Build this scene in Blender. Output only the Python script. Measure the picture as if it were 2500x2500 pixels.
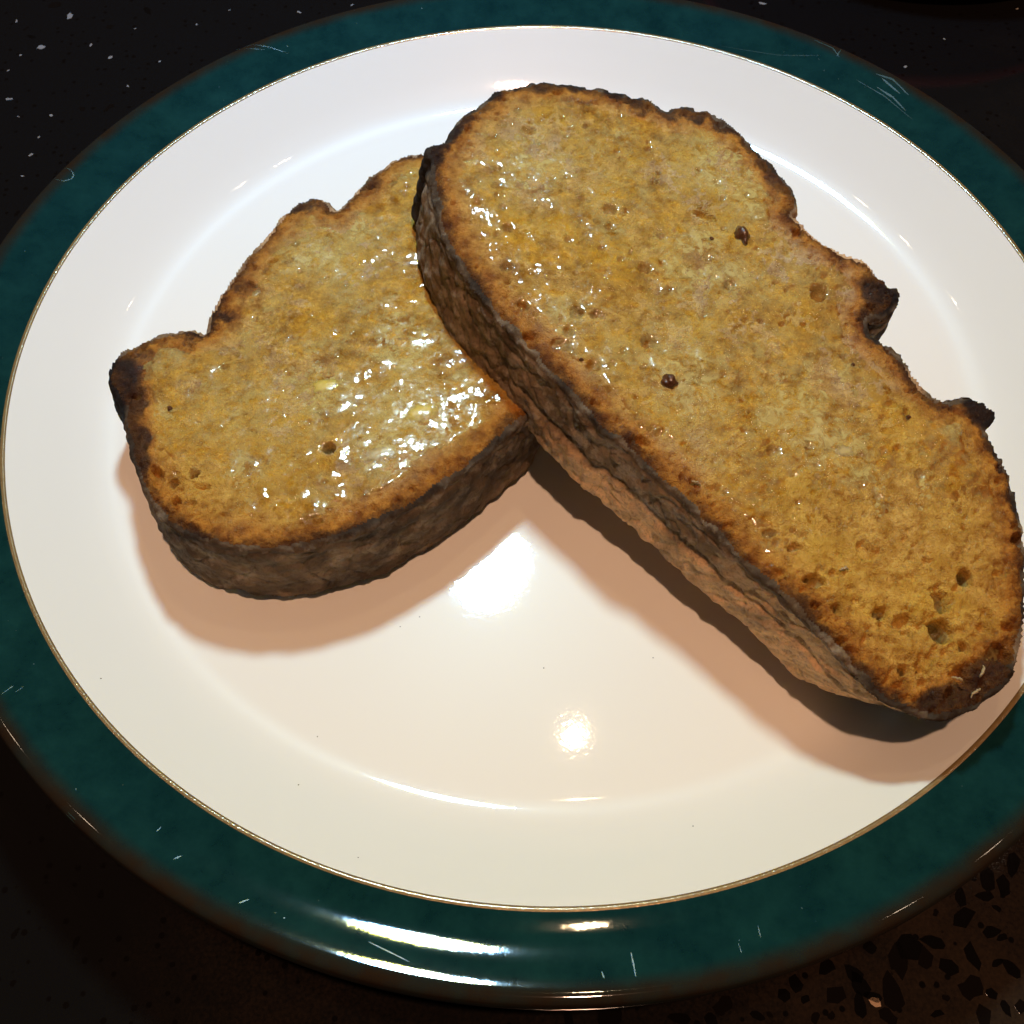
import bpy, bmesh, math, random
import numpy as np
from mathutils import Matrix, Vector

random.seed(7); rng = np.random.default_rng(11)
scene = bpy.context.scene
for o in list(bpy.data.objects): bpy.data.objects.remove(o)
COL = scene.collection

# ------------------------------------------------------------------ camera
CAM_POS = np.array([-0.00662071, -0.14131496, 0.17448697])
YAW, PITCH, ROLL = math.radians(-0.06354878), math.radians(58.95721415), math.radians(-0.30965745)
FOV = math.radians(50)
fw = np.array([math.sin(YAW)*math.cos(PITCH), math.cos(YAW)*math.cos(PITCH), -math.sin(PITCH)])
_r = np.cross(fw, [0, 0, 1]); _r /= np.linalg.norm(_r); _u = np.cross(_r, fw)
rt = math.cos(ROLL)*_r + math.sin(ROLL)*_u
up = -math.sin(ROLL)*_r + math.cos(ROLL)*_u
cd = bpy.data.cameras.new('camera'); cam = bpy.data.objects.new('camera', cd); COL.objects.link(cam)
cd.sensor_width = 36; cd.sensor_fit = 'HORIZONTAL'; cd.lens = 18/math.tan(FOV/2)
cd.clip_start = 0.005; cd.clip_end = 20
M = Matrix(((rt[0], up[0], -fw[0], CAM_POS[0]), (rt[1], up[1], -fw[1], CAM_POS[1]), (rt[2], up[2], -fw[2], CAM_POS[2]), (0, 0, 0, 1)))
cam.matrix_world = M
cd.dof.use_dof = True; cd.dof.focus_distance = 0.205; cd.dof.aperture_fstop = 80
scene.camera = cam
FPX = 1250/math.tan(FOV/2)

def ray_plane(px, n=(0, 0, 1), d=0.0):
    """where the photograph's line of sight through a pixel (2500 px scale) meets the plane n.x = d (metres): used to survey outlines"""
    px = np.atleast_2d(np.asarray(px, float)); n = np.asarray(n, float)
    dr = ((px[:, 0]-1250)/FPX)[:, None]*rt - ((px[:, 1]-1250)/FPX)[:, None]*up + fw
    t = (d - CAM_POS@n)/(dr@n)
    return CAM_POS + t[:, None]*dr

# ------------------------------------------------------------------ world, lamps, exposure
scene.render.engine = 'CYCLES'
scene.view_settings.view_transform = 'Standard'
scene.view_settings.look = 'None'
scene.view_settings.exposure = -0.14
scene.view_settings.gamma = 1.0
w = bpy.data.worlds.new('World'); scene.world = w; w.use_nodes = True
w.node_tree.nodes['Background'].inputs[0].default_value = (1.0, 0.72, 0.52, 1)
w.node_tree.nodes['Background'].inputs[1].default_value = 0.036

def lamp(name, loc, target, energy, color, sx, sy=None, rot=0.0, spread=180):
    l = bpy.data.lights.new(name, 'AREA'); l.energy = energy; l.color = color
    l.shape = 'ELLIPSE' if sy else 'DISK'; l.size = sx
    if sy: l.size_y = sy
    l.spread = math.radians(spread)
    o = bpy.data.objects.new(name, l); COL.objects.link(o)
    q = (Vector(target)-Vector(loc)).to_track_quat('-Z', 'Y')
    o.matrix_world = Matrix.Translation(loc) @ q.to_matrix().to_4x4() @ Matrix.Rotation(rot, 4, 'Z')
    return o
# one under-cupboard LED: bluish straight down, yellowish off its axis, as phosphor LEDs are
lamp('cool_lamp', (-0.021, 0.188, 0.413), (-0.05, 0.11, 0), 0.90, (0.20, 0.53, 1.0), 0.042, 0.054, spread=110)
lamp('yellow_lamp', (-0.021, 0.188, 0.412), (0.0, -0.17, 0), 0.27, (1.0, 0.97, 0.12), 0.040, 0.052, spread=100)
lamp('warm_lamp', (0.085, 0.431, 1.397), (0.03, -0.05, 0), 0.9, (1.0, 0.72, 0.40), 0.021)
lamp('overhead_lamp', (0.10, -0.26, 1.5), (0.0, 0.0, 0), 15.0, (1.0, 0.58, 0.37), 0.055)
for k, (x, y) in enumerate(((0.55, 0.30), (0.72, 0.34), (0.98, 0.92), (-0.64, 0.42), (-0.74, 0.58), (-0.88, 0.86))):
    lamp('ceiling_downlight', (x, y, 1.6), (0, 0, 0), 0.16, (1.0, 0.74, 0.52), 0.034)

# ------------------------------------------------------------------ helpers
def link(name, me, mat=None, parent=None, smooth=True):
    o = bpy.data.objects.new(name, me); COL.objects.link(o)
    if mat is not None and len(me.materials) == 0: me.materials.append(mat)
    if parent is not None: o.parent = parent
    if smooth: me.shade_smooth()
    return o
def mesh(name, V, F):
    me = bpy.data.meshes.new(name); me.from_pydata([tuple(v) for v in V], [], F); me.update(); return me
def fast_mesh(name, V, Q):
    me = bpy.data.meshes.new(name); Q = np.asarray(Q, np.int32); k = Q.shape[1]
    me.vertices.add(len(V)); me.vertices.foreach_set('co', np.asarray(V, np.float32).ravel())
    me.loops.add(Q.size); me.loops.foreach_set('vertex_index', Q.ravel())
    me.polygons.add(len(Q)); me.polygons.foreach_set('loop_start', np.arange(0, Q.size, k, dtype=np.int32))
    me.update(calc_edges=True); me.validate(); return me
def fattr(me, name, vals):
    a = me.attributes.new(name, 'FLOAT', 'POINT'); a.data.foreach_set('value', np.asarray(vals, np.float32))

def _hash(ix, iy, iz, seed):
    h = (ix.astype(np.uint32)*np.uint32(374761393) + iy.astype(np.uint32)*np.uint32(668265263) + iz.astype(np.uint32)*np.uint32(2147483647 & 1274126177) + np.uint32(seed*362437))
    h = (h ^ (h >> np.uint32(13)))*np.uint32(1274126177); h = (h ^ (h >> np.uint32(16)))*np.uint32(2246822519)
    return h ^ (h >> np.uint32(15))
def vnoise(P, scale, seed=0):
    """gradient noise about -1..1; scale = feature size in the unit of P"""
    P = P/scale + 1000.0
    i = np.floor(P).astype(np.int64); f = P - i; u = f*f*f*(f*(f*6-15)+10)
    out = 0
    for dx in (0, 1):
        wx = u[:, 0] if dx else 1-u[:, 0]
        for dy in (0, 1):
            wy = u[:, 1] if dy else 1-u[:, 1]
            for dz in (0, 1):
                wz = u[:, 2] if dz else 1-u[:, 2]
                h = _hash(i[:, 0]+dx, i[:, 1]+dy, i[:, 2]+dz, seed)
                g0 = (h & 1023)/511.5-1; g1 = ((h >> 10) & 1023)/511.5-1; g2 = ((h >> 20) & 1023)/511.5-1
                out = out + wx*wy*wz*(g0*(f[:, 0]-dx)+g1*(f[:, 1]-dy)+g2*(f[:, 2]-dz))
    return out*1.6
def fbm(P, scale, octv=3, seed=0, gain=.5):
    a, s, t = 1., scale, 0
    for k in range(octv): t = t + a*vnoise(P, s, seed+k*17); a *= gain; s *= .5
    return t
def sstep(a, b, x):
    t = np.clip((x-a)/(b-a), 0, 1); return t*t*(3-2*t)

# ------------------------------------------------------------------ materials
def new_mat(name):
    m = bpy.data.materials.new(name); m.use_nodes = True
    nt = m.node_tree; b = nt.nodes['Principled BSDF']
    return m, nt, b
def N(nt, t, **kw):
    n = nt.nodes.new(t)
    for k, v in kw.items():
        if k in ('inp',):
            for a, c in v.items(): n.inputs[a].default_value = c
        else: setattr(n, k, v)
    return n
def L(nt, a, b): nt.links.new(a, b)
def ramp(nt, fac, stops, interp='LINEAR'):
    r = N(nt, 'ShaderNodeValToRGB'); e = r.color_ramp.elements; r.color_ramp.interpolation = interp
    while len(e) < len(stops): e.new(.5)
    for el, (p, c) in zip(e, stops): el.position = p; el.color = tuple(c)+(1,) if len(c) == 3 else c
    L(nt, fac, r.inputs[0]); return r.outputs[0]
def mixc(nt, fac, a, b, mode='MIX'):
    m = N(nt, 'ShaderNodeMix', data_type='RGBA', blend_type=mode)
    for s, v in ((0, fac), (6, a), (7, b)):
        if hasattr(v, 'is_output'): L(nt, v, m.inputs[s])
        else: m.inputs[s].default_value = v if s == 0 else (tuple(v)+(1,) if len(v) == 3 else v)
    return m.outputs[2]
def math_(nt, op, a, b=0.0, clamp=False):
    m = N(nt, 'ShaderNodeMath', operation=op, use_clamp=clamp)
    for s, v in ((0, a), (1, b)):
        if hasattr(v, 'is_output'): L(nt, v, m.inputs[s])
        else: m.inputs[s].default_value = v
    return m.outputs[0]
def noise(nt, co, scale, detail=3, rough=.55, dist=0):
    n = N(nt, 'ShaderNodeTexNoise', inp={'Scale': scale, 'Detail': detail, 'Roughness': rough, 'Distortion': dist}); L(nt, co, n.inputs['Vector']); return n.outputs['Fac']
def objco(nt): return N(nt, 'ShaderNodeTexCoord').outputs['Object']
def attr(nt, name): return N(nt, 'ShaderNodeAttribute', attribute_name=name).outputs['Fac']
def bump(nt, h, dist, strength=1.0, chain=None):
    b = N(nt, 'ShaderNodeBump', inp={'Distance': dist, 'Strength': strength}); L(nt, h, b.inputs['Height'])
    if chain is not None: L(nt, chain, b.inputs['Normal'])
    return b.outputs[0]
def setp(b, **kw):
    for k, v in kw.items():
        k = k.replace('_', ' '); b.inputs[k].default_value = tuple(v)+(1,) if isinstance(v, tuple) and len(v) == 3 and 'Radius' not in k else v

# white glaze
m_white, nt, b = new_mat('white_glaze'); co = objco(nt)
c = mixc(nt, noise(nt, co, 14, 3), (.80, .772, .70), (.775, .748, .675))
L(nt, c, b.inputs['Base Color']); setp(b, Roughness=.36, Specular_IOR_Level=.15, Coat_Weight=1.0, Coat_Roughness=.04, Coat_IOR=1.5)
bn = bump(nt, noise(nt, co, 900, 2), .00002, .4); bn = bump(nt, noise(nt, co, 60, 2), .00010, .15, bn); L(nt, bn, b.inputs['Coat Normal'])
# gold brown line where the glaze breaks over the ridge
m_gold, nt, b = new_mat('ridge_glaze'); co = objco(nt)
c = mixc(nt, noise(nt, co, 700, 3), (.30, .19, .07), (.17, .10, .035)); L(nt, c, b.inputs['Base Color'])
setp(b, Roughness=.25, Metallic=.25, Coat_Weight=1.0, Coat_Roughness=.08)
bn = bump(nt, noise(nt, co, 1400, 2), .0001, .6); L(nt, bn, b.inputs['Normal']); L(nt, bn, b.inputs['Coat Normal'])
# green rim
m_green, nt, b = new_mat('green_glaze'); co = objco(nt)
n1 = noise(nt, co, 120, 6, .72); n1 = ramp(nt, n1, [(.32, (0, 0, 0)), (.70, (1, 1, 1))]); n2 = noise(nt, co, 35, 3)
c = mixc(nt, n1, (.0010, .014, .013), (.0065, .038, .032)); c = mixc(nt, math_(nt, 'MULTIPLY', n2, .5), c, (.0024, .026, .034))
lipf = attr(nt, 'lip')
lf = math_(nt, 'MULTIPLY', lipf, math_(nt, 'ADD', math_(nt, 'MULTIPLY', noise(nt, co, 160, 4), 1.2), .25, True), True)
c = mixc(nt, lf, c, (.018, .010, .005)); L(nt, c, b.inputs['Base Color'])
setp(b, Roughness=.6, Specular_IOR_Level=.0, Coat_Weight=1.0, Coat_Roughness=.04, IOR=1.5)
bn = bump(nt, noise(nt, co, 900, 3), .000015, .3); bn = bump(nt, noise(nt, co, 90, 2), .0001, .2, bn); L(nt, bn, b.inputs['Coat Normal']); L(nt, bn, b.inputs['Normal'])
# underside
m_under, nt, b = new_mat('underside_glaze'); setp(b, Base_Color=(.004, .028, .028), Roughness=.25, Coat_Weight=.6)
# scratches / specks
m_scr, nt, b = new_mat('scratched_glaze'); co = objco(nt)
L(nt, mixc(nt, noise(nt, co, 900, 2), (.010, .036, .036), (.045, .085, .08)), b.inputs['Base Color']); setp(b, Roughness=.3)
m_spk, nt, b = new_mat('dark_speck'); setp(b, Base_Color=(.03, .02, .015), Roughness=.4)

# polished stone
m_stone, nt, b = new_mat('terrazzo_binder'); co = objco(nt)
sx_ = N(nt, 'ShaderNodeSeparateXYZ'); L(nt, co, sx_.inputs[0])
n1 = math_(nt, 'ADD', math_(nt, 'MULTIPLY', noise(nt, co, 22, 4), .55), math_(nt, 'MULTIPLY', math_(nt, 'SUBTRACT', sx_.outputs[0], sx_.outputs[1]), 1.15))   # base colour graded by position, near black far left to brown near right
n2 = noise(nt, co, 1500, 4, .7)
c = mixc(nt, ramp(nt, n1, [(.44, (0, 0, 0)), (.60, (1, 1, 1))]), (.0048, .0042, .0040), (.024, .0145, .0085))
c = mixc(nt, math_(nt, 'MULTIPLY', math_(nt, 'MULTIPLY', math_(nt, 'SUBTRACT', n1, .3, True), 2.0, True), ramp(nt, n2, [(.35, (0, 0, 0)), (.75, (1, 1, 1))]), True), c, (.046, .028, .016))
v = N(nt, 'ShaderNodeTexVoronoi', inp={'Scale': 420.0, 'Randomness': 1.0}); L(nt, co, v.inputs['Vector'])
sp = ramp(nt, v.outputs['Distance'], [(.20, (1, 1, 1)), (.27, (0, 0, 0))])
pick = ramp(nt, N(nt, 'ShaderNodeSeparateColor').outputs[0], [(0, (0, 0, 0)), (1, (1, 1, 1))])
sc = nt.nodes[-2] if False else None
sep = [n for n in nt.nodes if n.bl_idname == 'ShaderNodeSeparateColor'][0]; L(nt, v.outputs['Color'], sep.inputs[0])
pk = math_(nt, 'GREATER_THAN', sep.outputs[0], .62)
c = mixc(nt, math_(nt, 'MULTIPLY', sp, pk), c, (.003, .002, .0016))
pk2 = math_(nt, 'GREATER_THAN', sep.outputs[1], .9985)
c = mixc(nt, math_(nt, 'MULTIPLY', sp, pk2), c, (.35, .32, .28))
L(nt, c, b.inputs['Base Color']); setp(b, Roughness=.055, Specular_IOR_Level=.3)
L(nt, bump(nt, n2, .00002, .4), b.inputs['Normal'])
def chip_mat(name, a, b2, rough):
    m, nt, b = new_mat(name); co = objco(nt)
    L(nt, mixc(nt, noise(nt, co, 900, 4), a, b2), b.inputs['Base Color']); setp(b, Roughness=rough, Specular_IOR_Level=.25); return m
m_chip_dark = chip_mat('dark_chip', (.0025, .0018, .0015), (.0035, .0025, .002), .055)
m_chip_brown = chip_mat('brown_chip', (.003, .002, .0015), (.006, .004, .003), .055)
m_chip_light = chip_mat('pale_chip', (.10, .092, .085), (.30, .28, .26), .25)
m_chip_glint = chip_mat('painted_glint_chip', (.30, .16, .08), (.55, .40, .25), .3)  # reflected downlight glint painted as a bright orange base colour
m_red, nt, b = new_mat('red_glaze'); co = objco(nt)
L(nt, mixc(nt, noise(nt, co, 40, 3), (.40, .010, .022), (.30, .008, .016)), b.inputs['Base Color']); setp(b, Roughness=.4)

# bread crumb
m_crumb, nt, b = new_mat('toasted_crumb'); co = objco(nt)
edge = attr(nt, 'edge'); pale = attr(nt, 'pale'); pore = attr(nt, 'pore'); soak = attr(nt, 'soak')
n_big = noise(nt, co, 70, 4, .6); n_mid = noise(nt, co, 330, 4, .6); n_fine = noise(nt, co, 1300, 4, .7)
base = mixc(nt, ramp(nt, n_mid, [(.36, (0, 0, 0)), (.64, (1, 1, 1))]), (.27, .118, .016), (.70, .445, .125))
base = mixc(nt, ramp(nt, n_fine, [(.34, (0, 0, 0)), (.66, (1, 1, 1))]), mixc(nt, .52, base, (.20, .085, .012)), base)
base = mixc(nt, math_(nt, 'MULTIPLY', ramp(nt, n_big, [(.42, (0, 0, 0)), (.62, (1, 1, 1))]), .55), base, (.56, .35, .05))
base = mixc(nt, math_(nt, 'MULTIPLY', attr(nt, 'gold'), .45), base, mixc(nt, n_mid, (.44, .17, .010), (.72, .42, .055)))
base = mixc(nt, math_(nt, 'MULTIPLY', pale, .75), base, (.52, .42, .28))
# toasting: brown towards the crust, black at the rim (distance in mm, uneven)
ed = math_(nt, 'ADD', edge, math_(nt, 'MULTIPLY', math_(nt, 'SUBTRACT', noise(nt, co, 150, 4, .65), .5), 7.0))
ed = math_(nt, 'ADD', ed, math_(nt, 'MULTIPLY', math_(nt, 'SUBTRACT', n_fine, .5), 2.5))
t_f = ramp(nt, math_(nt, 'DIVIDE', ed, 10.5), [(.06, (1, 1, 1)), (.32, (.85, .85, .85)), (.60, (.32, .32, .32)), (.95, (0, 0, 0))])
base = mixc(nt, t_f, base, mixc(nt, ramp(nt, n_mid, [(.36, (0, 0, 0)), (.62, (1, 1, 1))]), (.19, .052, .006), (.43, .165, .020)))
t_d = ramp(nt, math_(nt, 'DIVIDE', ed, 11.0), [(.0, (1, 1, 1)), (.11, (.85, .85, .85)), (.25, (0, 0, 0))])
base = mixc(nt, math_(nt, 'MULTIPLY', t_d, attr(nt, 'burn')), base, (.022, .010, .006))
L(nt, base, b.inputs['Base Color'])
setp(b, Roughness=.75, Specular_IOR_Level=.12, Subsurface_Weight=.12, Subsurface_Scale=.0015, Coat_Roughness=.14, Coat_IOR=1.46)
b.inputs['Subsurface Radius'].default_value = (1.0, .5, .2)
L(nt, math_(nt, 'MULTIPLY', soak, .55), b.inputs['Coat Weight'])
bn = bump(nt, n_fine, .0007, 1.0); bn = bump(nt, noise(nt, co, 3200, 2), .0003, .8, bn)
L(nt, bn, b.inputs['Normal']); L(nt, bn, b.inputs['Coat Normal'])

# crust
m_crust, nt, b = new_mat('baked_crust'); co = objco(nt)
n_big = noise(nt, co, 75, 4, .6); n_mid = noise(nt, co, 260, 5, .65); n_fine = noise(nt, co, 1500, 4, .7)
base = mixc(nt, ramp(nt, n_big, [(.38, (0, 0, 0)), (.62, (1, 1, 1))]), (.13, .080, .043), (.30, .195, .11))
base = mixc(nt, math_(nt, 'MULTIPLY', ramp(nt, n_mid, [(.48, (0, 0, 0)), (.60, (1, 1, 1))]), .65), base, (.40, .30, .20))
base = mixc(nt, math_(nt, 'MULTIPLY', attr(nt, 'flour'), ramp(nt, n_mid, [(.30, (.6, .6, .6)), (.55, (1, 1, 1))])), base, (.80, .47, .23))
base = mixc(nt, attr(nt, 'char'), base, (.012, .009, .008))
base = mixc(nt, ramp(nt, n_fine, [(.33, (.38, .38, .38)), (.52, (0, 0, 0))]), base, (.03, .018, .01))
L(nt, base, b.inputs['Base Color']); setp(b, Roughness=.8, Specular_IOR_Level=.1)
bn = bump(nt, n_mid, .0004, .5); bn = bump(nt, n_fine, .0003, .7, bn); L(nt, bn, b.inputs['Normal'])

# melted butter film: clear yellow fat with milky streaks
m_film, nt, b = new_mat('melted_butter_film'); co = objco(nt)
milky = attr(nt, 'milky')
mk = math_(nt, 'MULTIPLY', milky, ramp(nt, noise(nt, co, 420, 5, .7, .6), [(.36, (0, 0, 0)), (.62, (1, 1, 1))]), True)
setp(b, Roughness=.25, Coat_Weight=1.0, Coat_Roughness=.05, Coat_IOR=1.46)
L(nt, mixc(nt, noise(nt, co, 100, 2), (.66, .50, .14), (.64, .52, .22)), b.inputs['Base Color'])
tr = N(nt, 'ShaderNodeBsdfTransparent'); tr.inputs[0].default_value = (.98, .92, .62, 1)
gl = N(nt, 'ShaderNodeBsdfGlossy'); gl.inputs['Roughness'].default_value = .045
bn = bump(nt, noise(nt, co, 1000, 3, .6), .00006, .7); L(nt, bn, gl.inputs['Normal']); L(nt, bn, b.inputs['Coat Normal']); L(nt, bn, b.inputs['Normal'])
fr = N(nt, 'ShaderNodeFresnel', inp={'IOR': 1.46}); L(nt, bn, fr.inputs['Normal'])
ms = N(nt, 'ShaderNodeMixShader'); L(nt, fr.outputs[0], ms.inputs[0]); L(nt, tr.outputs[0], ms.inputs[1]); L(nt, gl.outputs[0], ms.inputs[2])
ms2 = N(nt, 'ShaderNodeMixShader'); L(nt, math_(nt, 'MULTIPLY', mk, .66), ms2.inputs[0]); L(nt, ms.outputs[0], ms2.inputs[1]); L(nt, b.outputs[0], ms2.inputs[2])
L(nt, ms2.outputs[0], nt.nodes['Material Output'].inputs['Surface'])
# butter lumps
def lump_mat(name, a, b2):
    m, nt, b = new_mat(name); co = objco(nt)
    L(nt, mixc(nt, noise(nt, co, 260, 3), a, b2), b.inputs['Base Color'])
    setp(b, Roughness=.3, Coat_Weight=1.0, Coat_Roughness=.06, Subsurface_Weight=.5, Subsurface_Scale=.003)
    b.inputs['Subsurface Radius'].default_value = (1, .8, .3)
    bn = bump(nt, noise(nt, co, 700, 3), .0002, .5); L(nt, bn, b.inputs['Coat Normal']); L(nt, bn, b.inputs['Normal'])
    mt = math_(nt, 'ADD', attr(nt, 'melt'), math_(nt, 'MULTIPLY', math_(nt, 'SUBTRACT', noise(nt, co, 420, 5, .7), .5), 1.1))
    L(nt, ramp(nt, mt, [(.30, (.95, .95, .95)), (.90, (0, 0, 0))]), b.inputs['Alpha'])      # the lump thins out to clear fat
    return m
m_butter = lump_mat('soft_butter', (.66, .50, .10), (.56, .40, .08))
m_cream = lump_mat('cream_butter', (.54, .42, .19), (.46, .33, .12))
m_seed, nt, b = new_mat('burnt_seed'); co = objco(nt)
L(nt, mixc(nt, noise(nt, co, 500, 4), (.13, .040, .010), (.020, .009, .004)), b.inputs['Base Color']); setp(b, Roughness=.3, Coat_Weight=.7, Coat_Roughness=.12)
L(nt, bump(nt, noise(nt, co, 900, 3), .0005, .8), b.inputs['Normal'])

# ------------------------------------------------------------------ counter
COUNTER_Z = -0.0235
def rounded_slab(name, cx, cy, sx, sy, z1, th, mat):
    bm = bmesh.new()
    vs = [bm.verts.new((cx+a*sx, cy+c*sy, z1-th*d)) for d in (0, 1) for a, c in ((-1, -1), (1, -1), (1, 1), (-1, 1))]
    bm.faces.new(vs[0:4]); bm.faces.new(vs[7:3:-1])
    for i in range(4): bm.faces.new((vs[i], vs[4+i], vs[4+(i+1) % 4], vs[(i+1) % 4]))
    bmesh.ops.recalc_face_normals(bm, faces=bm.faces)
    me = bpy.data.meshes.new(name); bm.to_mesh(me); bm.free()
    return link(name, me, mat, smooth=False)
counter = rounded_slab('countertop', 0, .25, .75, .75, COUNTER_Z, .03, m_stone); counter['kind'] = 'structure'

def chip_mesh(k, mat):
    n = random.randint(5, 9); a0 = random.random()*6.28; el = random.uniform(.45, 1.0)
    ang = sorted(a0 + 6.283*(i+random.uniform(-.36, .36))/n for i in range(n))
    ring = [(math.cos(a)*random.uniform(.62, 1.12), math.sin(a)*el*random.uniform(.62, 1.12)) for a in ang]
    V = [(x*1.02, y*1.02, 0) for x, y in ring]+[(x, y, 1) for x, y in ring]
    F = [list(range(n, 2*n))]+[[i, (i+1) % n, n+(i+1) % n, n+i] for i in range(n)]
    me = mesh('stone_chip', V, F); me.materials.append(mat); return me
dark_meshes = [chip_mesh(k, m_chip_dark) for k in range(14)]+[chip_mesh(k, m_chip_brown) for k in range(8)]
pale_meshes = [chip_mesh(k, m_chip_light) for k in range(6)]
glint_mesh = chip_mesh(0, m_chip_glint)
placed = []
def chip(x, y, r, me, rot=None):
    o = bpy.data.objects.new('stone_chip', me); COL.objects.link(o); o.parent = counter
    o.location = (x, y, COUNTER_Z-.00005); o.rotation_euler.z = random.random()*6.28 if rot is None else rot
    o.scale = (r, r*random.uniform(.75, 1.05), .00009); placed.append((x, y, r))
# chips the photograph shows at the near right corner (2500 px coordinates, radius px)
near = [(2475,2110,26),(2410,2145,24),(2452,2168,26),(2405,2188,18),(2345,2190,20),(2355,2235,30),(2448,2182,9),(2435,2218,10),(2285,2228,8),(2420,2275,18),(2448,2288,12),
        (2280,2300,24),(2220,2310,28),(2122,2312,17),(2195,2345,30),(2258,2342,20),(2318,2362,22),(2375,2335,25),(2435,2350,14),(2470,2365,22),(2020,2360,18),(2085,2378,20),
        (2100,2405,24),(2040,2425,22),(2178,2420,34),(2132,2435,18),(2098,2455,24),(2168,2480,20),(2375,2412,26),(2420,2425,13),(2310,2437,8),(2288,2475,13),(2405,2480,20),(2455,2460,15),(2490,2455,14),
        (1940,2402,20),(1965,2440,10),(1915,2430,14),(1768,2455,22),(1735,2490,18),(1660,2488,22),(1490,2480,30),(1390,2492,20),(1850,2480,16),(1990,2485,14),(2030,2480,10),(1880,2478,9)]
for x, y, r in near:
    P = ray_plane((x, y), d=COUNTER_Z)[0]; chip(P[0], P[1], r*.000100, random.choice(dark_meshes))
far = [(170,40,13),(100,115,11),(40,52,7),(222,110,6),(270,140,7),(50,135,4),(20,172,4),(22,242,10),(730,30,8),(45,285,4),(95,335,4),(125,282,5),(312,210,4),(75,378,7),(1860,8,12),(2210,163,5),(2305,95,4),(55,430,4),(860,12,6),(480,60,4),(390,150,4),(330,70,3),(560,25,4)]
for x, y, r in far:
    P = ray_plane((x, y), d=COUNTER_Z)[0]; chip(P[0], P[1], r*.000125, random.choice(pale_meshes))
P = ray_plane((2162, 2430), d=COUNTER_Z)[0]; chip(P[0]-.002, P[1]-.001, .0011, glint_mesh)  # one chip coloured to show a downlight's reflection
tries = 0
while len(placed) < 296 and tries < 9000:
    tries += 1
    a = random.random()*6.283; rr = random.uniform(.116, .235); x, y = rr*math.cos(a), rr*math.sin(a)-.01
    r = random.choice((.0009, .0012, .0014, .0018, .0022, .0030))
    if all((x-q[0])**2+(y-q[1])**2 > (1.25*(r+q[2]))**2 for q in placed): chip(x, y, r, random.choice(dark_meshes))

# ------------------------------------------------------------------ red dish far right
def lathe(name, prof, mat, seg=256, parent=None, closed_centre=False):
    prof = np.asarray(prof); n = len(prof); a = np.linspace(0, 2*np.pi, seg, endpoint=False)
    V = np.empty((seg, n, 3)); V[..., 0] = np.cos(a)[:, None]*prof[:, 0]; V[..., 1] = np.sin(a)[:, None]*prof[:, 0]; V[..., 2] = prof[:, 1]
    idx = np.arange(seg*n).reshape(seg, n); nx = np.roll(idx, -1, 0)
    Q = np.stack([idx[:, :-1], nx[:, :-1], nx[:, 1:], idx[:, 1:]], -1).reshape(-1, 4)
    return link(name, fast_mesh(name, V.reshape(-1, 3), Q), mat, parent)
P = ray_plane((2372, -60), d=COUNTER_Z+.012)[0]
dish = bpy.data.objects.new('red_dish', None); COL.objects.link(dish); dish.location = (P[0], P[1]+.071, COUNTER_Z)
dish['label'] = 'dark red round dish just peeking in at the far right corner of the counter'; dish['category'] = 'dish'
lathe('bowl', [(.0005, .004), (.03, .004), (.05, .006), (.062, .011), (.069, .022), (.0695, .024), (.0705, .024), (.071, .022), (.070, .012), (.060, .004), (.045, .002), (.045, .0003), (.041, .0003), (.040, .002), (.0005, .002)], m_red, 96, dish)
lathe('rim_band', [(.0692, .0238), (.0700, .0246), (.0708, .0246), (.0716, .0232), (.0714, .0205)], m_red, 96, dish)

# ------------------------------------------------------------------ plate
plate = bpy.data.objects.new('dinner_plate', None); COL.objects.link(plate); plate.location = (0, 0, COUNTER_Z)
plate['label'] = 'round white dinner plate with wide dark green rim under the two slices of toast'; plate['category'] = 'plate'
def integrate(segs, r0, z0, step=.25):
    """profile in mm from (radius, slope deg) knots"""
    rs = [s[0] for s in segs]; sl = [s[1] for s in segs]; R = np.arange(r0, rs[-1]+1e-6, step); Z = [z0]
    for i in range(1, len(R)): Z.append(Z[-1]+step*math.tan(math.radians(np.interp((R[i]+R[i-1])/2, rs, sl))))
    return R, np.array(Z)
FLOOR = -12.0
Rw, Zw = integrate([(0, 0), (84, .1), (86.6, 1.0), (88.4, 8.5), (91, 21), (94, 31), (98, 36), (104, 38), (106.6, 38)], 0.0, FLOOR)
Zw += -.15 - Zw[-1]            # ridge just under z = 0
FLOOR = Zw[0]
well_prof = [(max(r, .02)/1000, z/1000) for r, z in zip(Rw, Zw) if r < 70 and int(r*4) % 12 == 0 or r >= 70]
ridge = [(106.5, Zw[-1]), (106.65, -.03), (106.82, .06), (107.0, .085), (107.15, .085), (107.35, .075)]
Rr, Zr = integrate([(107.35, 2), (108.5, 4.5), (110.3, 6.2), (112.9, 13), (115.3, 17), (117.2, 16.5), (118.3, 14), (118.9, 9), (119.4, 0), (119.9, -16), (120.4, -38), (120.8, -62)], 107.35, .07, .1)
def well_h(r): return np.interp(r, Rw, Zw)
def rim_h(r): return np.interp(r, np.r_[107.0, Rr], np.r_[.08, Zr])
zt = FLOOR+12 if False else 0
def loc_z(p): return [(r, z-COUNTER_Z) for r, z in p]
lathe('white_well', loc_z(well_prof), m_white, 384, plate)
lathe('ridge_line', loc_z([(r/1000, z/1000) for r, z in ridge]), m_gold, 512, plate)
lip_tail = [(121.0, Zr[-1]-.7), (121.05, Zr[-1]-1.5), (120.9, Zr[-1]-2.3), (120.4, Zr[-1]-3.2)]
rim_pts = [(r, z) for r, z in zip(Rr, Zr)]+lip_tail
rim = lathe('green_rim', loc_z([(r/1000, z/1000) for r, z in rim_pts]), m_green, 512, plate)
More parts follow.
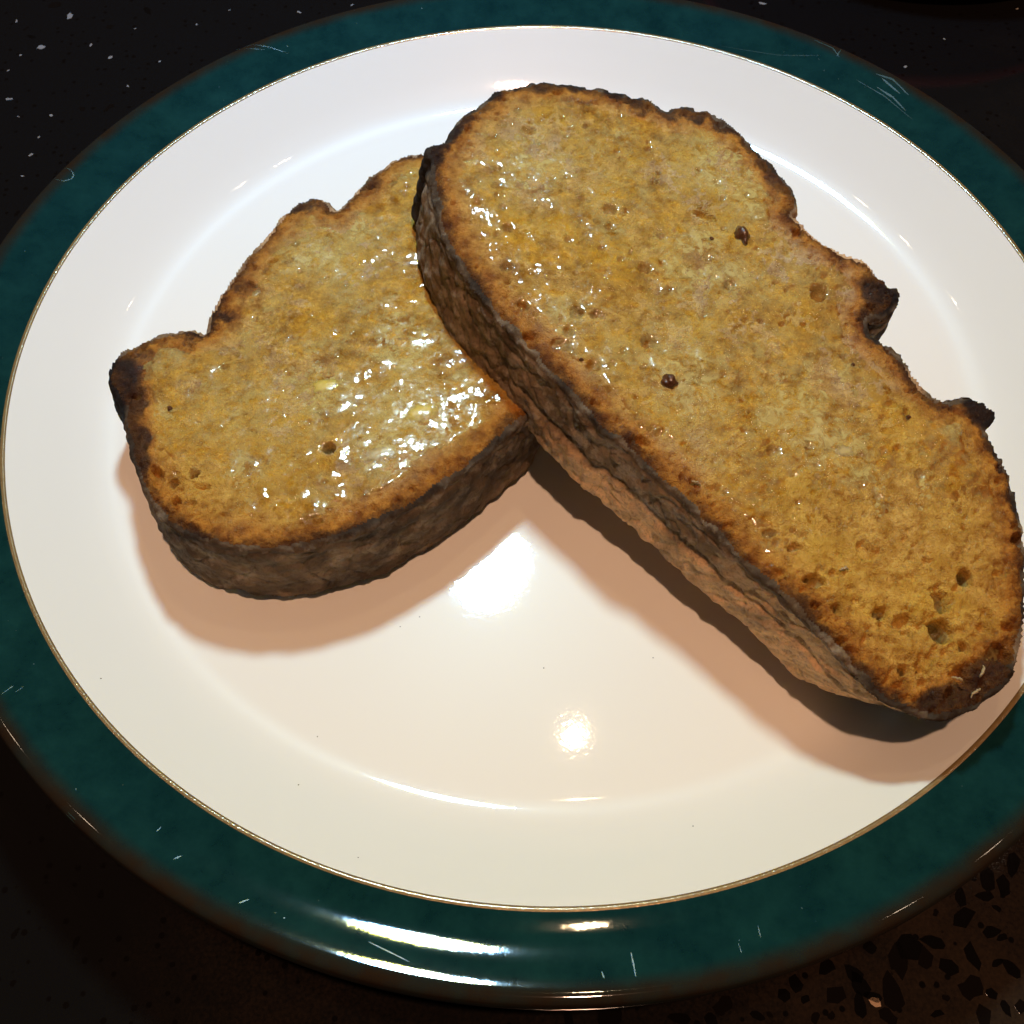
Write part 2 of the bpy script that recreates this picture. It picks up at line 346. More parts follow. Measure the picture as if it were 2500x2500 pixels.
lipv = sstep(116.5, 119.6, np.array([p[0] for p in rim_pts])); lipv[-4:] = [.8, .6, .5, .4]
fattr(rim.data, 'lip', np.tile(lipv, 512))
u0 = rim_pts[-1]
under = [u0, (116, u0[1]-2.2), (108, u0[1]-4.0), (100, -9), (92, -16), (86, -19), (80, -20.2), (77, -20.6), (76.5, -22.8), (75.5, -23.3), (74.0, -23.3), (73.2, -22.6), (72.5, -20.4), (40, -20), (.02, -20)]
lathe('underside', loc_z([(r/1000, z/1000) for r, z in under]), m_under, 192, plate)

# glaze scratches and specks (thin real slivers lying on the glaze)
def sliver_mesh(paths, hfun, lift):
    V, F = [], []
    for pts, wd in paths:
        P = ray_plane(pts, d=.001); pts3 = []
        for i in range(len(P)-1):
            for t in np.linspace(0, 1, 5, endpoint=(i == len(P)-2)): pts3.append(P[i]*(1-t)+P[i+1]*t)
        pts3 = np.array(pts3); n = len(pts3); base = len(V)
        d = np.gradient(pts3[:, :2], axis=0); d /= np.linalg.norm(d, axis=1)[:, None]+1e-9; nn = np.stack([-d[:, 1], d[:, 0]], 1)
        taper = np.sin(np.linspace(.25, 2.9, n))*wd*.36*rng.uniform(.6, 1.3, n)
        for i in range(n):
            for s in (-1, 1):
                q = pts3[i, :2]+nn[i]*taper[i]*s; V.append((q[0], q[1], hfun(np.hypot(*q)*1000)/1000+lift-COUNTER_Z))
        for i in range(n-1): F.append([base+2*i, base+2*i+1, base+2*i+3, base+2*i+2])
    me = mesh('scratch', V, F)
    me.update(); 
    bm = bmesh.new(); bm.from_mesh(me)
    for f in bm.faces:
        if f.normal.z < 0: f.normal_flip()
    bm.to_mesh(me); bm.free(); return me
scr = [([(10,1700),(30,1680),(35,1676)],.00022),([(40,1692),(58,1676)],.0002),([(578,127),(620,122),(660,123),(705,130)],.00022),([(600,131),(650,129)],.0002),
       ([(140,450),(160,452),(178,444),(184,436),(178,426),(160,420)],.00028),([(382,2030),(393,2018)],.0003),([(425,2100),(445,2090)],.0003),([(585,2208),(610,2197)],.00035),
       ([(1540,2325),(1545,2350),(1551,2388)],.00035),([(1468,2372),(1474,2392)],.00025),([(1802,2305),(1808,2330)],.00022),([(1850,2258),(1856,2290)],.00025),
       ([(172,1988),(192,2008)],.0002),([(165,1990),(188,2014)],.0002),([(900,2300),(960,2330),(1000,2350)],.00025),([(1985,110),(2030,130),(2046,148)],.0004),([(2090,195),(2160,235),(2230,290)],.0003),
       ([(2050,133),(2040,146)],.0005),([(1760,105),(1900,130),(2000,140)],.00025),([(2140,215),(2180,240),(2212,270)],.0006),([(2135,190),(2175,205),(2215,240)],.0006),([(2150,200),(2195,235)],.0007)]
for k in range(45):
    a = rng.uniform(0, 6.28); r = rng.uniform(.1085, .118); q = np.array([r*math.cos(a), r*math.sin(a), .001]); dd = q-CAM_POS; zz = dd@fw
    px = (1250+FPX*(dd@rt)/zz, 1250-FPX*(dd@up)/zz); l = rng.uniform(1.0, 4.5)
    t = rng.uniform(0, 3.14); scr.append(([px, (px[0]+l*math.cos(t), px[1]+l*math.sin(t))], rng.uniform(.0001, .0003)))
s = link('glaze_scratches', sliver_mesh(scr, rim_h, .00003), m_scr, plate); s['kind'] = 'stuff'; s.parent = rim
spk = [([(x, y), (x+3, y+1)], .00035) for x, y in ((866,2079),(703,1872),(228,1636),(1711,1976),(228,1636),(1010,1430),(1612,1534),(960,1455),(1330,1560),(745,1735))]
s = link('glaze_specks', sliver_mesh(spk, well_h, .00003), m_spk, plate); s['kind'] = 'stuff'

# ------------------------------------------------------------------ toast
def spline(pts, sub=4):
    P = np.asarray(pts, float); n = len(P); out = []
    for i in range(n):
        a, b_, c_, d_ = P[i-1], P[i], P[(i+1) % n], P[(i+2) % n]
        for t in np.arange(sub)/sub:
            out.append(.5*((2*b_)+(c_-a)*t+(2*a-5*b_+4*c_-d_)*t*t+(-a+3*b_-3*c_+d_)*t**3))
    return np.array(out)
def poly_dist(Q, poly):
    """signed distance (+ inside) and outward direction for 2D points"""
    best = np.full(len(Q), 1e9); near_ = np.zeros_like(Q); inside = np.zeros(len(Q), bool)
    for i in range(len(poly)):
        a, b_ = poly[i], poly[(i+1) % len(poly)]; ab = b_-a
        t = np.clip(((Q-a)@ab)/(ab@ab+1e-12), 0, 1); c_ = a+t[:, None]*ab; d = np.hypot(*(Q-c_).T)
        m = d < best; best[m] = d[m]; near_[m] = c_[m]
        cond = (a[1] > Q[:, 1]) != (b_[1] > Q[:, 1])
        xi = (b_[0]-a[0])*(Q[:, 1]-a[1])/(b_[1]-a[1]+1e-15)+a[0]
        inside ^= cond & (Q[:, 0] < xi)
    sd = np.where(inside, best, -best)
    g = near_-Q; g = np.where(inside[:, None], g, -g); g /= np.linalg.norm(g, axis=1)[:, None]+1e-9
    return sd, g

def make_toast(cfg):
    nrm = np.array(cfg['normal'], float); nrm /= np.linalg.norm(nrm); p0 = np.array(cfg['p0']); d = nrm@p0; T = cfg['thick']   # metres, mm for T
    out3 = ray_plane(cfg['outline'], nrm, d)
    e1 = np.cross([0, 1, 0], nrm); e1 /= np.linalg.norm(e1); e2 = np.cross(nrm, e1)
    c0 = out3.mean(0); base = c0-nrm*T/1000
    def uv(px): q = (ray_plane(px, nrm, d)-c0)*1000; return np.stack([q@e1, q@e2], 1)
    poly = spline(uv(cfg['outline']), 3)
    # voxel body
    bm = bmesh.new(); n = len(poly)
    lo = [bm.verts.new((x, y, 0)) for x, y in poly]; hi = [bm.verts.new((x, y, T)) for x, y in poly]
    bm.faces.new(hi); bm.faces.new(lo[::-1])
    for i in range(n): bm.faces.new((lo[i], lo[(i+1) % n], hi[(i+1) % n], hi[i]))
    bmesh.ops.triangulate(bm, faces=[f for f in bm.faces if len(f.verts) > 4])
    bmesh.ops.recalc_face_normals(bm, faces=bm.faces)
    me = bpy.data.meshes.new('body'); bm.to_mesh(me); bm.free()
    tmp = bpy.data.objects.new('body', me); COL.objects.link(tmp)
    md = tmp.modifiers.new('r', 'REMESH'); md.mode = 'VOXEL'; md.voxel_size = cfg.get('voxel', .36); md.adaptivity = 0
    dg = bpy.context.evaluated_depsgraph_get(); ev = tmp.evaluated_get(dg); em = ev.to_mesh()
    nv = len(em.vertices); V = np.empty(nv*3, np.float32); em.vertices.foreach_get('co', V); V = V.reshape(-1, 3).astype(float)
    nl = len(em.loops); lv = np.empty(nl, np.int32); em.loops.foreach_get('vertex_index', lv)
    npoly = len(em.polygons); ls = np.empty(npoly, np.int32); em.polygons.foreach_get('loop_start', ls)
    lt = np.empty(npoly, np.int32); em.polygons.foreach_get('loop_total', lt)
    NV = np.empty(nv*3, np.float32); em.vertices.foreach_get('normal', NV); NV = NV.reshape(-1, 3).astype(float)
    ev.to_mesh_clear(); bpy.data.objects.remove(tmp); bpy.data.meshes.remove(me)
    Q = lv.reshape(-1, 4) if (lt == 4).all() else np.array([[lv[s_], lv[s_+1], lv[s_+2], lv[s_+3] if t_ == 4 else lv[s_+2]] for s_, t_ in zip(ls, lt)])
    sd, out = poly_dist(V[:, :2], poly)
    sd = np.maximum(sd, 0)
    seed = cfg['seed']; S3 = V+seed*37.0
    depth = T-V[:, 2]
    topness = sstep(.35, .9, NV[:, 2]); sideness = 1-np.clip(np.abs(NV[:, 2]), 0, 1)**2
    sidew = np.maximum(sideness, (NV[:, 2] < -.3)*np.exp(-sd/6.0))
    # ---- crust sides
    prof = cfg.get('bulge', .0)*np.sin(np.clip(depth/T, 0, 1)*np.pi)
    lump = 1.0*fbm(S3*np.array([1, 1, 1.4]), 13, 3, seed+1)+.45*fbm(S3, 4, 3, seed+2)
    cr = np.abs(fbm(S3*np.array([1, 1, 1.0]), 12, 3, seed+5)); crack = np.exp(-(cr/.035)**2)
    cr2 = np.abs(fbm(S3*np.array([1, 1, .9]), 7, 3, seed+6)); crack = np.maximum(crack, .55*np.exp(-(cr2/.03)**2))
    band = 0
    flour = np.zeros(nv); char = np.zeros(nv)
    along = V[:, 0]*cfg['axis'][0]+V[:, 1]*cfg['axis'][1]
    if cfg.get('seam'):
        a0, a1, w0, w1 = cfg['seam']
        t = np.clip((along-a0)/(a1-a0), 0, 1); w_ = (w0+(w1-w0)*t)*T+1.6*vnoise(S3, 9, seed+8)+.6*vnoise(S3, 3, seed+9)
        on = sstep(a0-2, a0+8, along)*(1-sstep(a1-8, a1+2, along))*(out@np.array(cfg['front']) > .2)
        band = on*np.exp(-((depth-w_)/.65)**2)*.65
        lower = sstep(0, 1.2, depth-w_)
        flour = lower*sstep(a0+5, a0+30, along)*(out@np.array(cfg['front']) > .2)
        lump = lump+on*np.where(depth < w_, .2, .4)*np.exp(-((depth-w_)/4)**2)
    flour = np.maximum(flour, sstep(cfg['flour_from'], cfg['flour_from']+25, along)*.9*(depth > 2.5))
    flour = flour*np.clip(1.0+.8*fbm(S3, 9, 3, seed+12), 0, 1)
    taper = cfg.get('taper', 0)*(depth/T)**2 + .9*sstep(T-2.5, T, depth)
    pn = cfg.get('tip'); shear = np.zeros(nv)
    if pn is not None:
        tp = uv([pn[0]])[0]; q = np.exp(-(((V[:, :2]-tp)**2).sum(1))/(2*pn[1]**2)); shear = q*pn[2]*(depth/T)
    push = (prof+lump*cfg['rough']-.42*crack*sstep(1, 3, depth)-band-taper)*sidew*sstep(.0, 2.2, depth)
    push += sideness*(.12*fbm(S3, 1.5, 1, seed+14)+.42*fbm(S3, 3.0, 2, seed+15))     # ragged burnt rim
    D = np.zeros_like(V); D[:, :2] += out*push[:, None]
    if pn is not None: D[:, :2] -= np.array(pn[3])*shear[:, None]
    # ---- top face
    low = .55*fbm(S3, 28, 2, seed+20)+.22*fbm(S3, 8, 2, seed+21)
    mid = .20*fbm(S3, 2.6, 2, seed+22); fine = .17*fbm(S3, 1.0, 2, seed+23)
    pores = []
    for x, y, rx, ry in cfg['pores']:
        c_ = uv([(x, y)])[0]; r1 = uv([(x+rx, y)])[0]; pores.append((c_[0], c_[1], np.hypot(*(r1-c_)), np.hypot(*(r1-c_))*ry/rx, random.uniform(-.5, .5), 1.5 if (x-cfg['open'][0][0])**2+(y-cfg['open'][0][1])**2 < 520**2 else .75))
    bx0, bx1 = poly.min(0), poly.max(0)
    pr = np.random.default_rng(seed+99)
    CP = pr.uniform(bx0, bx1, (cfg['npores']*2, 2)); csd, _ = poly_dist(CP, poly); CP = CP[csd > 1.2]; csd = csd[csd > 1.2]
    open_zone = uv([cfg['open'][0]])[0]
    for (x, y), s_ in zip(CP, csd):
        od = np.hypot(x-open_zone[0], y-open_zone[1]); k = np.exp(-(od/cfg['open'][1])**2)+.8*np.exp(-s_/3.5)
        r_ = pr.lognormal(-.95, .42)*(.75+.55*k)
        if pr.random() < .35+.6*k: pores.append((x, y, r_*pr.uniform(.9, 1.7), r_*pr.uniform(.7, 1.0), pr.uniform(0, 3.14), pr.uniform(.45, .95)))
    CP = pr.uniform(bx0, bx1, (cfg['npores']*5, 2)); csd, _ = poly_dist(CP, poly); CP = CP[csd > 1.0]
    cm = vnoise(np.c_[CP, np.zeros(len(CP))], 5, seed+66)
    for x, y in CP[cm > .15]: pores.append((x, y, pr.uniform(.22, .5), pr.uniform(.22, .42), pr.uniform(0, 3.14), pr.uniform(.6, 1.3)))
    hole = np.zeros(nv); porem = np.zeros(nv)
    top = np.where((NV[:, 2] > .3) & (depth < 2))[0]; tx = V[top, :2]
    wob = np.stack([.25*vnoise(S3[top], 1.1, seed+40), .25*vnoise(S3[top], 1.1, seed+41)], 1)
    order = np.argsort(tx[:, 0]); sx = tx[order, 0]
    for x, y, a, c_, th, dp in pores:
        R_ = max(a, c_)*1.5; i0, i1 = np.searchsorted(sx, (x-R_, x+R_)); ii = order[i0:i1]
        q = tx[ii]+wob[ii]*min(1, a)*1.3-np.array([x, y]); ii2 = np.abs(q[:, 1]) < R_; ii = ii[ii2]; q = q[ii2]
        ca, sa = math.cos(th), math.sin(th); ux = (q[:, 0]*ca+q[:, 1]*sa)/a; uy = (-q[:, 0]*sa+q[:, 1]*ca)/c_
        rr = np.sqrt(ux*ux+uy*uy); h_ = np.where(rr < 1, np.sqrt(np.clip(1-rr**3.6, 0, 1)), 0)*min(a, c_)*1.9*dp
        g_ = top[ii]; hole[g_] = np.maximum(hole[g_], np.minimum(h_, 5.5)); porem[g_] = np.maximum(porem[g_], (rr < 1)*min(dp, 1.4))
    edge_drop = 1.0*np.exp(-sd/1.1)+.35*np.exp(-sd/4.0)
    rag = .55*fbm(S3, 2.2, 2, seed+30)*np.exp(-sd/2.5)
    dry = 1+1.1*np.exp(-sd/4.0)+.8*np.exp(-(np.hypot(*(V[:, :2]-open_zone).T)/cfg['open'][1])**2)
    D[:, 2] += topness*(low+(mid+fine)*dry-hole-edge_drop+rag)
    D[:, 2] += (1-topness)*(NV[:, 2] < .3)*low*0
    D[:, 2] -= np.where((topness < .5) & (depth < 4), (edge_drop-low)*sstep(4, 0, depth) if False else (edge_drop-low)*(1-sstep(0, 4, depth)), 0)
    V2 = V+D
    # burnt knobs
    for (x, y, r_, amt) in cfg['burnt']:
        c_ = uv([(x, y)])[0]; rr = np.hypot(*(V[:, :2]-c_).T); char = np.maximum(char, amt*(1-sstep(r_*.5, r_, rr+1.2*vnoise(S3, 3, seed+50))))
    rimchar = np.exp(-depth/(1.9+1.2*vnoise(S3, 12, seed+51)))*.9
    char_side = np.maximum(char, rimchar*np.clip(.75+.8*vnoise(S3, 7, seed+52), .2, 1))
    for x, y, r_, amt in cfg.get('soft_rim', []):
        c_ = uv([(x, y)])[0]; q = 1-amt*(1-sstep(r_*.6, r_*1.1, np.hypot(*(V[:, :2]-c_).T)))
        char_side = np.maximum(char_side*q, char*.95); flour = np.maximum(flour, (1-q)*.8)
    # ---- split into crumb and crust
    rimw = .9+.55*fbm(S3, 3.5, 2, seed+60)
    f_top = (NV[Q, 2].mean(1) > .55) & (sd[Q].mean(1) > np.maximum(rimw[Q].mean(1), .25)) & (depth[Q].mean(1) < 2)
    root = bpy.data.objects.new('toast_slice', None); COL.objects.link(root)
    R3 = Matrix(((e1[0], e2[0], nrm[0], base[0]), (e1[1], e2[1], nrm[1], base[1]), (e1[2], e2[2], nrm[2], base[2]), (0, 0, 0, 1)))
    root.matrix_world = R3
    root['label'] = cfg['label']; root['category'] = 'toast'; root['group'] = 'slices of buttered toast on the plate'
    whole = fast_mesh('whole', V2/1000, Q); WN = np.empty(nv*3, np.float32); whole.vertices.foreach_get('normal', WN); WN = WN.reshape(-1, 3); bpy.data.meshes.remove(whole)
    def sub(name, fm, mat, attrs):
        q = Q[fm]; ids, inv = np.unique(q, return_inverse=True); q2 = inv.reshape(q.shape)
        m_ = fast_mesh(name, V2[ids]/1000, q2)
        for k, v_ in attrs.items(): fattr(m_, k, np.broadcast_to(v_, (nv,))[ids])
        o = link(name, m_, mat, root); m_.normals_split_custom_set_from_vertices(WN[ids].tolist()); return o
    # burn amount around the rim and pale (unsoaked) patches
    pale = np.zeros(nv)
    for x, y, r_, amt in cfg['pale']:
        c_ = uv([(x, y)])[0]; rr = np.hypot(*(V[:, :2]-c_).T); pale = np.maximum(pale, amt*(1-sstep(r_*.3, r_*1.2, rr+2.5*vnoise(S3, 6, seed+55))))
    pale = pale*np.clip(.7+.8*vnoise(S3, 2.5, seed+56), 0, 1)
    soakm = sstep(1.0, 6.0, sd+2.0*vnoise(S3, 7, seed+70))*(1-.6*np.exp(-(np.hypot(*(V[:, :2]-open_zone).T)/cfg['open'][1])**4))
    edge_eff = sd+cfg.get('edge_off', 0)
    # the front edges toast deeper than the scored top
    burn = np.clip(.8+.5*vnoise(S3, 14, seed+57), .15, 1); burn = np.maximum(burn, char)
    edge_eff = edge_eff*(1-.97*char)
    sub('crumb', f_top, m_crumb, dict(edge=edge_eff, pale=pale, pore=porem, soak=np.clip(soakm+.15, 0, 1), burn=burn, gold=np.clip(1.1*np.exp(-(np.hypot(*(V[:, :2]-open_zone).T)/(cfg['open'][1]*1.5))**2)+.35*np.exp(-sd/9), 0, 1)))
    sub('crust', ~f_top, m_crust, dict(flour=flour*(1-char), char=np.maximum(char_side, cfg['dark']*np.clip(.8+.9*fbm(S3, 8, 3, seed+77), .15, 1))))
    # ---- melted butter film
    st = .22; gx = np.arange(bx0[0], bx1[0], st); gy = np.arange(bx0[1], bx1[1], st); GX, GY = np.meshgrid(gx, gy, indexing='ij')
    G = np.stack([GX.ravel(), GY.ravel()], 1); gsd, _ = poly_dist(G, poly); G3 = np.c_[G, np.full(len(G), T)]+seed*37.0
    glow = .55*fbm(G3, 28, 2, seed+20)+.22*fbm(G3, 8, 2, seed+21)-.35*np.exp(-np.maximum(gsd, 0)/4)
    level = cfg['film']+.22*fbm(G3, 9, 2, seed+81)+.10*fbm(G3, 3, 2, seed+82)
    rip = cfg['rip'][0]*vnoise(G3, 1.5, seed+83)+cfg['rip'][1]*vnoise(G3, .75, seed+84)+.3*(.20*fbm(G3, 2.6, 2, seed+22))
    fade = sstep(2.0, 7.0, gsd+2.5*vnoise(G3, 6, seed+85))
    od = np.hypot(*(G-open_zone).T); fade = fade*(1-.95*np.exp(-(od/cfg['open'][1])**4))
    ghole = np.zeros(len(G)); nyg = len(gy)
    for x, y, a, c_, th, dp in pores:
        if max(a, c_) < .55: continue
        R_ = max(a, c_)*1.4; i0, i1 = max(0, int((x-R_-gx[0])/st)), min(len(gx), int((x+R_-gx[0])/st)+2); j0, j1 = max(0, int((y-R_-gy[0])/st)), min(nyg, int((y+R_-gy[0])/st)+2)
        if i0 >= i1 or j0 >= j1: continue
        rr = np.hypot((GX[i0:i1, j0:j1]-x)/max(a, c_), (GY[i0:i1, j0:j1]-y)/max(a, c_)); h_ = (np.exp(-(rr/.75)**2))*min(a, c_)*.9*dp
        blk = ghole.reshape(GX.shape); blk[i0:i1, j0:j1] = np.maximum(blk[i0:i1, j0:j1], h_)
    gz = T+glow+level+rip-(1-fade)*1.6-ghole
    milky = np.zeros(len(G))
    for x, y, r_, amt in cfg['milky']:
        c_ = uv([(x, y)])[0]; rr = np.hypot(*(G-c_).T); milky = np.maximum(milky, amt*(1-sstep(r_*.2, r_*1.15, rr+2.2*vnoise(G3, 5, seed+90))))
    milky = np.clip(milky+.40+.45*fbm(G3, 10, 3, seed+91), 0, 1)
    ok = (gsd > 2.2) & (fade > .02); ok2 = ok.reshape(GX.shape); ids = np.arange(len(G)).reshape(GX.shape)
    qm = ok2[:-1, :-1] & ok2[1:, :-1] & ok2[1:, 1:] & ok2[:-1, 1:]
    FQ = np.stack([ids[:-1, :-1][qm], ids[1:, :-1][qm], ids[1:, 1:][qm], ids[:-1, 1:][qm]], 1)
    u_, inv = np.unique(FQ, return_inverse=True); FV = np.c_[G, gz][u_]
    fm = fast_mesh('melted_butter', FV/1000, inv.reshape(FQ.shape)); fattr(fm, 'milky', milky[u_]); link('melted_butter', fm, m_film, root)
    def surf_z(c_): return T+float(np.interp(0, [0], [gz[np.argmin(((G-c_)**2).sum(1))]]))-T+0
    # ---- lumps of butter, seeds
    def blob(name, px, rx, ry, h, mat, rough, sd_, sink=.8, rot=0.0):
        c_ = uv([px])[0]; sc_ = np.hypot(*(uv([(px[0]+1, px[1])])[0]-c_)); rx, ry = rx*sc_, ry*sc_
        nr, na = 14, 36; Vb, Fb = [], []; z0 = surf_z(c_)
        for i in range(nr+1):
            t = i/nr
            for j in range(na):
                a = 2*math.pi*j/na; Vb.append([rx*t*math.cos(a), ry*t*math.sin(a), h*((1-t*t)**.8)-sink*h*t*t*1.6])
        Vb = np.array(Vb); nz = fbm(Vb+sd_*11, max(rx, ry)*.8, 3, sd_); Vb[:, :2] *= (1+rough*1.2*nz)[:, None]; Vb[:, 2] += rough*h*.7*nz
        for i in range(nr):
            for j in range(na): Fb.append([i*na+j, i*na+(j+1) % na, (i+1)*na+(j+1) % na, (i+1)*na+j][::-1])
        mb = fast_mesh(name, Vb/1000, Fb); fattr(mb, 'melt', np.repeat(np.arange(nr+1)/nr, na)); o = link(name, mb, mat, root); o.location = (c_[0]/1000, c_[1]/1000, z0/1000); o.rotation_euler.z = rot
        return o
    for k, (x, y, rx, ry, h, kind) in enumerate(cfg['lumps']): blob('butter_lump', (x, y), rx, ry, h, m_butter if kind else m_cream, .28, seed+k)
    for k, (x, y, rx, ry, h, rot) in enumerate(cfg['seeds']): blob('burnt_seed', (x, y), rx, ry, h, m_seed, .2, seed+40+k, .3, rot)
    # ---- pale torn crumb flakes stuck on the unsoaked end
    fr_ = np.random.default_rng(seed+5); FVs, FF = [], []
    for x, y, ln, ang in cfg.get('flakes', []):
        c_ = uv([(x, y)])[0]; z0 = T+float(np.interp(0, [0], [(glow)[np.argmin(((G-c_)**2).sum(1))]]))+.1; b0 = len(FVs); m_ = 7
        for i in range(m_):
            t = i/(m_-1)-.5; wv = .22*math.sin(math.pi*(i+.6)/m_)+.05
            p_ = np.array([c_[0]+ln*t*math.cos(ang)+fr_.normal(0, .12), c_[1]+ln*t*math.sin(ang)+fr_.normal(0, .12), z0+.35*math.cos(t*3)])
            for kx in range(4): FVs.append(p_+np.array([-math.sin(ang)*wv*math.cos(kx*1.57), math.cos(ang)*wv*math.cos(kx*1.57), wv*math.sin(kx*1.57)]))
        for i in range(m_-1):
            for kx in range(4): FF.append([b0+4*i+kx, b0+4*i+(kx+1) % 4, b0+4*(i+1)+(kx+1) % 4, b0+4*(i+1)+kx])
    if FVs:
        m_ = fast_mesh('crumb_flakes', np.array(FVs)/1000, FF)
        for k, v_ in dict(edge=20., pale=.8, pore=0., soak=0., burn=0., gold=.2).items(): fattr(m_, k, np.full(len(FVs), v_))
        o = link('crumb_flakes', m_, m_crumb, root); o['kind'] = 'stuff'
    return root

def c1(l): return [(200+x/1.7564, 300+y/1.7564) for x, y in l]
def c2(l): return [(1000+x/1.932, 100+y/1.932) for x, y in l]
def c3(l): return [(1500+x/1.932, 900+y/1.932) for x, y in l]
def c7(l): return [(1500+x/1.932, y/1.932) for x, y in l]
def c8(l): return [(800+x/1.932, 600+y/1.932) for x, y in l]
def pr(fn, l): return [(fn([(q[0], q[1])])[0])+tuple(v/1.9 for v in ((q[2], q[3]) if len(q) > 3 else (q[2], q[2]))) for q in l]

left_outline = c1([(1455,118),(1400,122),(1330,150),(1250,205),(1190,265),(1140,320),(1104,352),(1088,368),(1075,345),(1055,322),(1000,310),(940,325),(890,362),(850,395),(815,440),(770,495),(720,550),(660,625),(610,690),(570,755),(540,815),(526,870),(520,890),(495,882),(450,875),(395,882),(330,895),(270,918),(220,945),(180,958),(150,985),(115,1035),(104,1085),(112,1130),(140,1165),(165,1205),(172,1230),
    (175,1270),(185,1345),(205,1430),(232,1505),(262,1575),(305,1650),(370,1715),(450,1765),(560,1800),(700,1822),(860,1822),(1000,1800),(1200,1735),(1350,1665),(1500,1580),(1620,1495),(1740,1400),(1840,1310)])+[(1310,985),(1370,820),(1380,600),(1310,430),(1200,310),(1110,330)]
right_outline = c2([(100,560),(97,640),(115,720),(135,830),(170,930),(225,1030),(285,1130),(360,1225),(430,1310),(520,1410),(620,1520),(720,1620),(820,1730),(920,1840)])+c8([(1400,930),(1520,1050),(1640,1150),(1740,1250),(1850,1360)])+c3([(600,890),(720,1000),(830,1100),(950,1220),(1050,1320),(1150,1430),(1250,1530),(1400,1610),(1520,1655),(1620,1645),(1720,1595),(1800,1545),(1870,1480),(1920,1380),(1945,1250),(1960,1100),(1960,950),(1950,800),(1930,680),(1905,580),(1880,500),(1840,430),(1800,350),(1770,295),(1778,262),(1805,240),(1812,212),(1790,178),(1740,140),(1680,122),(1620,130),(1560,135),(1500,108),(1450,60),(1415,10)])+c7(
    [(1390,1700),(1330,1640),(1270,1602),(1230,1570),(1212,1540),(1205,1500),(1255,1492),(1300,1472),(1340,1420),(1355,1362),(1335,1342),(1300,1338),(1280,1310),(1240,1288),(1200,1230),(1150,1200),(1090,1185),(1050,1170),(1000,1142),(950,1110),(910,1070),(870,1025),(845,1010),(868,990),(870,940),(850,890),(800,830),(740,760),(690,715),(640,660),(580,600),(520,550),(460,512),(400,498),(300,490),(262,506)])+c2(
    [(1215,318),(1190,300),(1130,258),(1050,242),(960,228),(850,205),(700,190),(600,185),(520,200),(430,215),(385,235),(340,280),(285,310),(230,360),(190,420),(175,455),(120,475),(75,500),(80,535)])

make_toast(dict(seed=3, normal=(0, 0, 1), p0=(0, 0, FLOOR/1000+.0204), thick=20.1, rough=.5, dark=.62, bulge=.4, outline=left_outline, axis=(.8, .6), front=(0, -1), flour_from=200,
    label='smaller left slice of buttered toast with glossy butter pools, tucked partly under the other slice',
    pores=pr(c1, [(1240,270,22),(720,695,28,22),(920,525,18),(820,595,30,16),(400,1615,24),(480,1505,24),(390,1540,26,20),(1015,1705,24,12),(600,785,16,24),(1060,1400,30),(310,1490,22),(260,970,14),(225,1165,26,22),(700,520,16),(690,610,14)]),
    npores=900, soft_rim=[(640,560,20,.8),(540,700,20,.85),(960,400,16,.8),(430,800,12,.6)], open=((420, 1270), 10.0), film=.13, rip=(.044, .026), edge_off=0,
    burnt=[(250,965,8,1),(350,880,4,.6),(440,850,3.5,.5),(560,770,3,.6),(600,700,3,.6),(275,925,9,1),(300,1000,6,.8),(320,1080,5,.9),(330,1130,4,.9),(740,490,5,.8),(905,445,3,.7),(1010,365,5,.35)],
    pale=[(640,1000,14,.5),(820,640,16,.6),(900,1050,18,.6),(560,900,12,.4)],
    milky=[(1030,1020,13,.9),(800,955,9,.8),(350,1020,6,1),(960,1080,10,.9),(560,1190,8,.6),(760,620,8,.7),(970,840,10,.7),(860,560,8,.6)],
    lumps=[(1030,1010,58,44,.42,1),(795,945,46,34,.30,1),(350,1035,36,48,.45,0),(930,1110,60,36,.22,0)],
    seeds=[(415,998,7,9,.5,.3),(527,1210,5,5,.3,0)]))
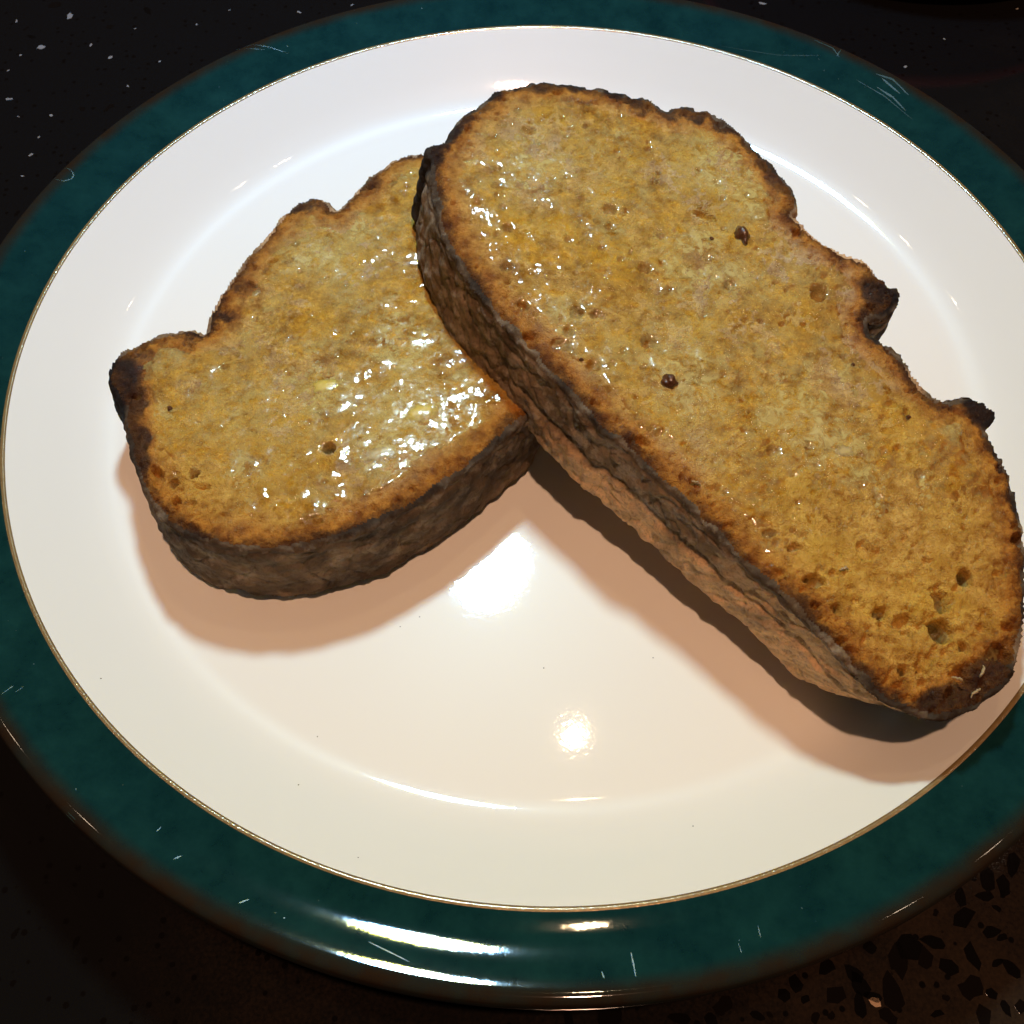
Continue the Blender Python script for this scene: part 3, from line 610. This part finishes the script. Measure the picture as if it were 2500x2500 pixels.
make_toast(dict(seed=8, normal=(.108, -.092, 1), p0=(-.003, -.017, .0235), thick=20.0, outline=right_outline, axis=(.66, -.75), front=(-.75, -.66), flour_from=22, seam=(-25, 70, .55, .40), rough=.5, dark=.0, bulge=.6,
    label='larger right slice of buttered toast leaning on the other slice, dotted with dark burnt seeds', taper=-2.5, tip=((2330, 1760), 32, 13.0, (.45, -.89)),
    pores=pr(c3, [(950,1000,55,32),(1540,1095,42,55),(1540,1235,58,55),(1660,980,38),(730,775,32,20),(850,840,38,16),(1910,800,30),(1790,1340,28,18),(1260,1150,30),(1370,1415,26),(1460,1420,32,18),(750,385,38,26),(1030,960,14),(950,1115,18),(1390,1235,24),(1650,1310,28),(1200,1215,14),(1075,1275,18),(1585,1525,20),(1050,1120,22)])+
        pr(c2, [(1130,1415,38),(1110,1070,26),(715,1430,50,28),(870,1530,40,24),(745,1370,26),(535,1245,26),(790,1280,32),(560,420,38,20),(460,880,24),(415,600,18),(700,245,28,18),(800,290,30,16),(1395,830,60,18),(945,800,28),(570,1390,40,20),(460,1135,16),(210,760,16),(110,1140,1),(1100,1885,40,24)])+pr(c7, [(970,1380,38,42),(990,1300,24,12),(145,1265,26),(930,1215,14),(760,1085,14)]),
    npores=2000, soft_rim=[(2050,590,13,.85),(2255,935,5,.7)], open=((2260, 1620), 26.0), film=.07, rip=(.034, .044),
    burnt=[(1200,222,3.5,.95),(1265,200,3.5,1),(1400,200,3.5,.95),(1500,222,3.5,.95),(1550,245,3.5,.9),(1640,268,4,.8),(1700,280,4,.9),(1840,350,4,.7),(1890,410,4.5,.85),(1160,240,3.5,.9),(1060,340,4,.95),(2145,715,6,1),(2190,690,4,.9),(2410,1000,6,1),(1040,370,5,.9),(1085,310,4,.9),(1130,250,5,.9),(1330,195,6,.9),(1560,265,4,.8),(2300,975,4,.6),(2440,1660,8,.9),(2350,1740,8,.9),(1920,440,7,.75),(1770,300,5,.7),(1450,190,4,.7)],
    pale=[(2000,640,16,.9),(1300,380,14,.5),(1700,420,14,.55),(2100,860,14,.6),(1350,900,14,.5),(1750,760,16,.5),(1600,1100,14,.4)],
    milky=[(1800,420,12,.8),(1950,1000,13,.9),(1700,950,10,.7),(1750,640,12,.6),(2050,1100,8,.9),(1300,420,10,.6),(1500,1150,9,.7),(2200,1250,10,.5)],
    lumps=[(2062,1105,30,26,.2,0)],
    seeds=[(1812,578,21,33,1.5,.2),(1634,932,24,23,1.3,0),(1737,584,6,5,.4,0),(1420,876,6,5,.4,.0),(2218,1018,6,6,.4,0),(2083,889,6,5,.4,0),(2282,978,22,12,.6,-.3)],
    flakes=[(2380,1690,2.4,.5),(2395,1640,2.2,1.0),(2340,1660,2.0,-.4),(1700,1180,1.6,-.5),(2060,1390,1.8,.4)]))
